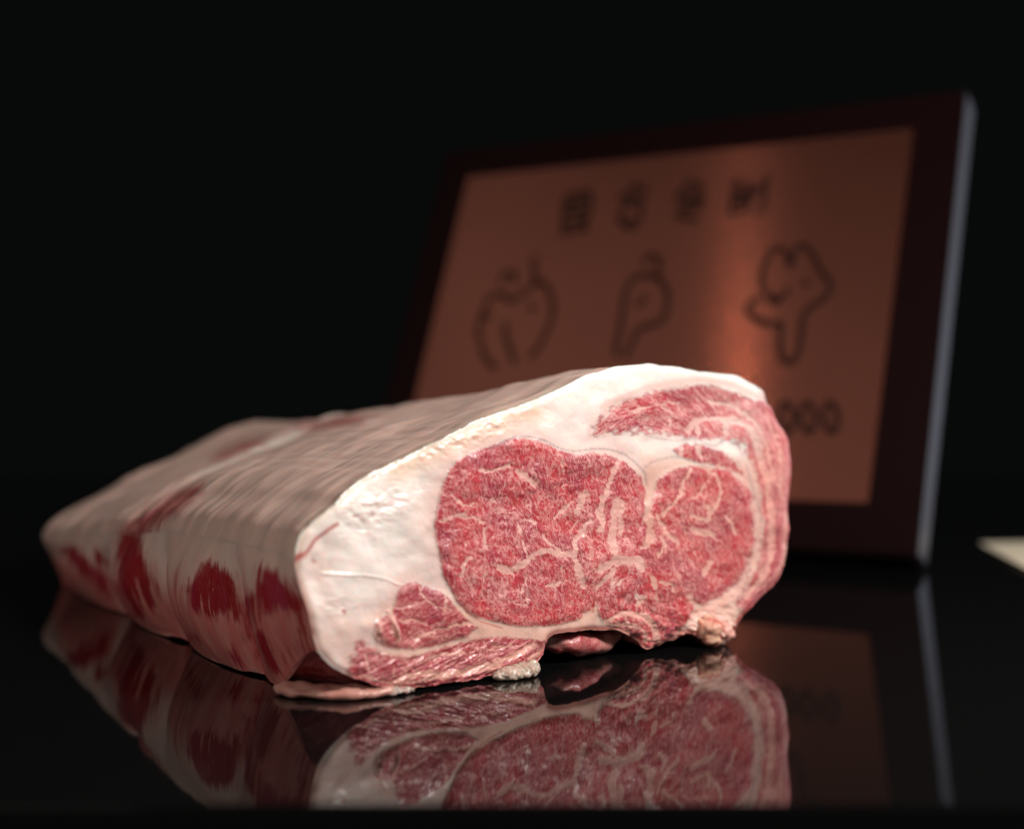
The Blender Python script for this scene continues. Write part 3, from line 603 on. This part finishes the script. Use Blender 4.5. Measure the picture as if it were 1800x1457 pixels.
bm = bmesh.new(); box(bm, (-1.48, YE+.004, -.30), (1.58, YE+.03, -.0302)); bm_obj('front_panel', bm, simple('dark_panel', (.5, .42, .38), .6, bump=.3), tab)

# ------------------------------------------------------------------ plaque
SC = 0.90
psi, tau = 0.5529, 0.3882
A = np.array([.3021455, 1.01464243, H])*SC; A[2] = H-SC*H
ex = np.array([math.cos(psi), -math.sin(psi), 0]); ey = np.array([math.sin(tau)*math.sin(psi), math.sin(tau)*math.cos(psi), math.cos(tau)])
nn = np.cross(ex, ey); nn = nn if nn[1] < 0 else -nn
Wd, Hd, mr, ml, mt, mbt = [x*SC for x in (.5335, .4125, .0405, .0380, .0351, .0407)]
th_ = A[2]/math.sin(tau)
pl = empty('framed_plaque', tuple(A+(-ex)*Wd/2-nn*th_), 'large dark red wooden plaque with an engraved copper plate, leaning back behind the beef', 'plaque')
# local frame: a along +ex from left edge, b up, c out of the face
def plp(a, b, c=0.0): return A-ex*(Wd-a)+ey*b+nn*c
def quadbox(bm, a0, a1, b0, b1, c0, c1_, bev=0.0):
    r = bmesh.ops.create_cube(bm, size=1)
    for v in r['verts']: v.co = Vector(plp(a0+(v.co.x+.5)*(a1-a0), b0+(v.co.y+.5)*(b1-b0), c0+(v.co.z+.5)*(c1_-c0)))
    bmesh.ops.recalc_face_normals(bm, faces=bm.faces)
    if bev: bmesh.ops.bevel(bm, geom=list({e for v in r['verts'] for e in v.link_edges}), offset=bev, segments=4, affect='EDGES')
wood = simple('dark_red_lacquer', (.0085, .0016, .0018), .5, bump=.12, bscale=60, spec=.10)
sidem_ = simple('lit_side_lacquer', (.05, .045, .05), .33, bump=.1, bscale=60)  # greyer copy of the board lacquer, with the side's cool light in its colour
bm = bmesh.new(); quadbox(bm, 0, Wd, 0, Hd, -th_, 0, .0022); bm_obj('board', bm, wood, pl)
hinge = plp(Wd*.5, Hd*.62, -th_-.002); foot = np.array([hinge[0]+.10, hinge[1]+.17, .004])
bm = bmesh.new(); dd_ = foot-hinge; ll = float(np.linalg.norm(dd_)); r = bmesh.ops.create_cube(bm, size=1)
mt_ = Matrix.Translation(Vector((hinge+foot)/2)) @ Vector(dd_).to_track_quat('Z', 'Y').to_matrix().to_4x4() @ Matrix.Diagonal((.045, .008, ll, 1))
bmesh.ops.transform(bm, matrix=mt_, verts=r['verts']); bmesh.ops.bevel(bm, geom=bm.edges[:], offset=.0015, segments=2, affect='EDGES'); bm_obj('stand_strut', bm, wood, pl)
bm = bmesh.new(); quadbox(bm, Wd+.0001, Wd+.0007, .0028, Hd-.0028, -th_+.0028, -.0028, 0); bm_obj('lit_side_strip', bm, sidem_, pl)  # thin added strip that carries the lit tone of the board's right side
def copper():
    m, n, l, b = mat('brushed_copper')
    at = n.new('ShaderNodeAttribute'); at.attribute_name = 'ab'
    mp = n.new('ShaderNodeMapping'); l.new(at.outputs['Vector'], mp.inputs[0]); mp.inputs['Scale'].default_value = (6, 900, 1)
    x = nd(n, 'ShaderNodeTexNoise', Scale=1.0, Detail=4.0); l.new(mp.outputs[0], x.inputs['Vector'])
    x2 = nd(n, 'ShaderNodeTexNoise', Scale=9.0, Detail=3.0); l.new(at.outputs['Vector'], x2.inputs['Vector'])
    l.new(mixc(n, l, x2.outputs[0], (.42, .150, .098), (.36, .122, .084)), b.inputs['Base Color'])
    b.inputs['Metallic'].default_value = .95; b.inputs['Roughness'].default_value = .23
    b.inputs['Anisotropic'].default_value = 1.0; b.inputs['Anisotropic Rotation'].default_value = 0.25
    tg = n.new('ShaderNodeTangent'); tg.direction_type = 'UV_MAP'; l.new(tg.outputs[0], b.inputs['Tangent'])
    bp = nd(n, 'ShaderNodeBump', Strength=.25, Distance=.0003); l.new(x.outputs[0], bp.inputs['Height']); l.new(bp.outputs[0], b.inputs['Normal'])
    return m
cop = copper()
bm = bmesh.new(); quadbox(bm, ml, Wd-mr, mbt, Hd-mt, .0003, .0016, .0003); plate = bm_obj('copper_plate', bm, cop, pl)
me = plate.data; uvl = me.uv_layers.new(name='uv'); co = np.array([v.co for v in me.vertices]); rel = co-np.array(A)
ab = np.stack([rel @ ex + Wd, rel @ ey, np.zeros(len(co))], 1)
atn = me.attributes.new('ab', 'FLOAT_VECTOR', 'POINT'); atn.data.foreach_set('vector', ab.astype(np.float32).ravel())
for lp in me.loops: uvl.data[lp.index].uv = (ab[lp.vertex_index][0], ab[lp.vertex_index][1])
ink = simple('dark_etching', (.028, .010, .007), .6, bump=.2, spec=.08)
def px2ab(u, v):                                    # photograph point -> place on the plaque
    d = np.array([(u-900)/F, 1, -(v-VH)/F]); o = np.array([0, 0, H]); t = ((A-o) @ nn)/(d @ nn); P = o+d*t-A
    return P @ ex+Wd, P @ ey
def stroke(bm, pts, wd, c0=.0017, hgt=.0008):
    ab_ = [px2ab(*p) for p in pts]
    if len(ab_) > 2: ab_ = [tuple(x) for x in catmull(ab_, 5)]
    P = np.array(ab_); tg = np.gradient(P, axis=0); tg /= np.linalg.norm(tg, axis=1, keepdims=True)+1e-12; nr_ = np.stack([-tg[:, 1], tg[:, 0]], 1)*wd/2
    rows = []
    for p, k in zip(P, nr_):
        rows.append([bm.verts.new(plp(p[0]-k[0], p[1]-k[1], c0)), bm.verts.new(plp(p[0]-k[0]*.6, p[1]-k[1]*.6, c0+hgt)), bm.verts.new(plp(p[0]+k[0]*.6, p[1]+k[1]*.6, c0+hgt)), bm.verts.new(plp(p[0]+k[0], p[1]+k[1], c0))])
    for r0, r1 in zip(rows[:-1], rows[1:]):
        for k in range(3): bm.faces.new((r0[k], r0[k+1], r1[k+1], r1[k]))
    bm.faces.new(rows[0]); bm.faces.new(rows[-1][::-1])
def glyph(name, strokes, wd, label=None):
    bm = bmesh.new()
    for s in strokes: stroke(bm, s, wd)
    bmesh.ops.recalc_face_normals(bm, faces=bm.faces)
    o = bm_obj(name, bm, ink, pl)
    if label: o['label'] = label
    return o
g1 = [[(1000,345),(1040,338)],[(998,345),(990,395)],[(1040,338),(1038,350)],[(992,362),(1044,352)],[(1002,352),(1000,378)],[(1022,345),(1018,392)],[(1042,352),(1034,392)],[(994,378),(1040,370)],[(988,396),(1034,388)],[(1002,392),(992,412)],[(1024,392),(1032,410)],[(984,412),(1036,404)]]
g2 = [[(1122,322),(1100,345),(1088,352)],[(1118,326),(1140,340)],[(1102,352),(1130,346)],[(1098,362),(1092,395)],[(1098,364),(1132,356)],[(1132,356),(1126,392)],[(1092,395),(1128,388)],[(1110,345),(1106,362)],[(1088,384),(1110,404),(1122,398)]]
g3 = [[(1218,316),(1200,340),(1186,352)],[(1216,318),(1240,338)],[(1200,346),(1232,340)],[(1192,360),(1238,352),(1222,368)],[(1212,352),(1208,372)],[(1186,380),(1210,386),(1232,390)],[(1196,372),(1236,366)]]
g4 = [[(1300,316),(1290,330)],[(1292,328),(1286,376)],[(1292,330),(1322,324)],[(1322,324),(1316,368)],[(1290,345),(1320,340)],[(1288,360),(1318,354)],[(1286,378),(1316,370)],[(1350,308),(1342,368),(1328,376)],[(1334,322),(1330,350)],[(1300,345),(1312,352)]]
for g in (g1, g2, g3, g4): glyph('engraved_character', g, .0048)
e1 = [[(880,500),(892,482),(906,484),(904,500)],[(944,452),(940,478),(948,500)],[(864,524),(884,518),(900,530),(925,515),(945,498),(962,505),(972,530),(972,560),(960,590),(946,615),(932,632)],[(862,524),(848,560),(842,590),(850,598)],[(852,562),(866,556)],[(845,608),(852,622),(862,640),(875,648)],[(892,568),(890,590),(898,612),(906,640)],[(932,540),(942,545)]]
e2 = [[(1132,468),(1142,452),(1158,455),(1162,478)],[(1118,485),(1104,510),(1098,540),(1092,580),(1086,605),(1084,628)],[(1120,490),(1148,484),(1166,498),(1176,520),(1174,545),(1168,562),(1150,572),(1128,578),(1118,592),(1108,615),(1100,632)],[(1120,540),(1132,528),(1138,524)],[(1142,486),(1154,490)]]
e3 = [[(1340,510),(1342,480),(1352,450),(1370,438),(1384,448),(1390,466),(1392,468),(1398,446),(1410,432),(1428,446),(1440,470),(1446,482),(1460,495),(1460,512),(1450,526),(1430,540),(1414,556),(1410,590),(1404,625),(1390,638),(1376,630),(1370,600),(1374,572),(1350,570),(1328,560),(1316,546),(1322,532),(1338,526)],[(1346,512),(1358,526),(1374,524),(1388,510)],[(1416,496),(1422,502)],[(1350,520),(1362,532),(1376,528)]]
for e in (e1, e2, e3): glyph('engraved_emblem', e, .0052)
def zero(cx, cy, rx, ry): return [[(cx+rx*math.cos(a)-.18*ry*math.sin(a)*-1*0.5, cy+ry*math.sin(a)) for a in np.linspace(0, 2*math.pi, 13)]]
for cx in (1384, 1422, 1462): glyph('engraved_digit', zero(cx, 735, 12, 26), .0048)

# ------------------------------------------------------------------ cream sheet at the right edge
sh = bmesh.new()
pts = [at_table(1722, 959), at_table(1900, 955), at_table(1900, 1058)]
pts.insert(2, pts[1]+pts[2]-pts[0])
vs = [sh.verts.new((p[0], p[1], .0012)) for p in pts]; fcs = sh.faces.new(vs)
ge = bmesh.ops.extrude_face_region(sh, geom=[fcs])
for v in ge['geom']:
    if isinstance(v, bmesh.types.BMVert): v.co.z += .0012
bmesh.ops.recalc_face_normals(sh, faces=sh.faces)
pap = bm_obj('paper_sheet', sh, simple('cream_paper', (.90, .76, .54), .7, bump=.15, bscale=120))
pap['label'] = 'pointed corner of a cream paper sheet on the table at the right edge'; pap['category'] = 'paper'
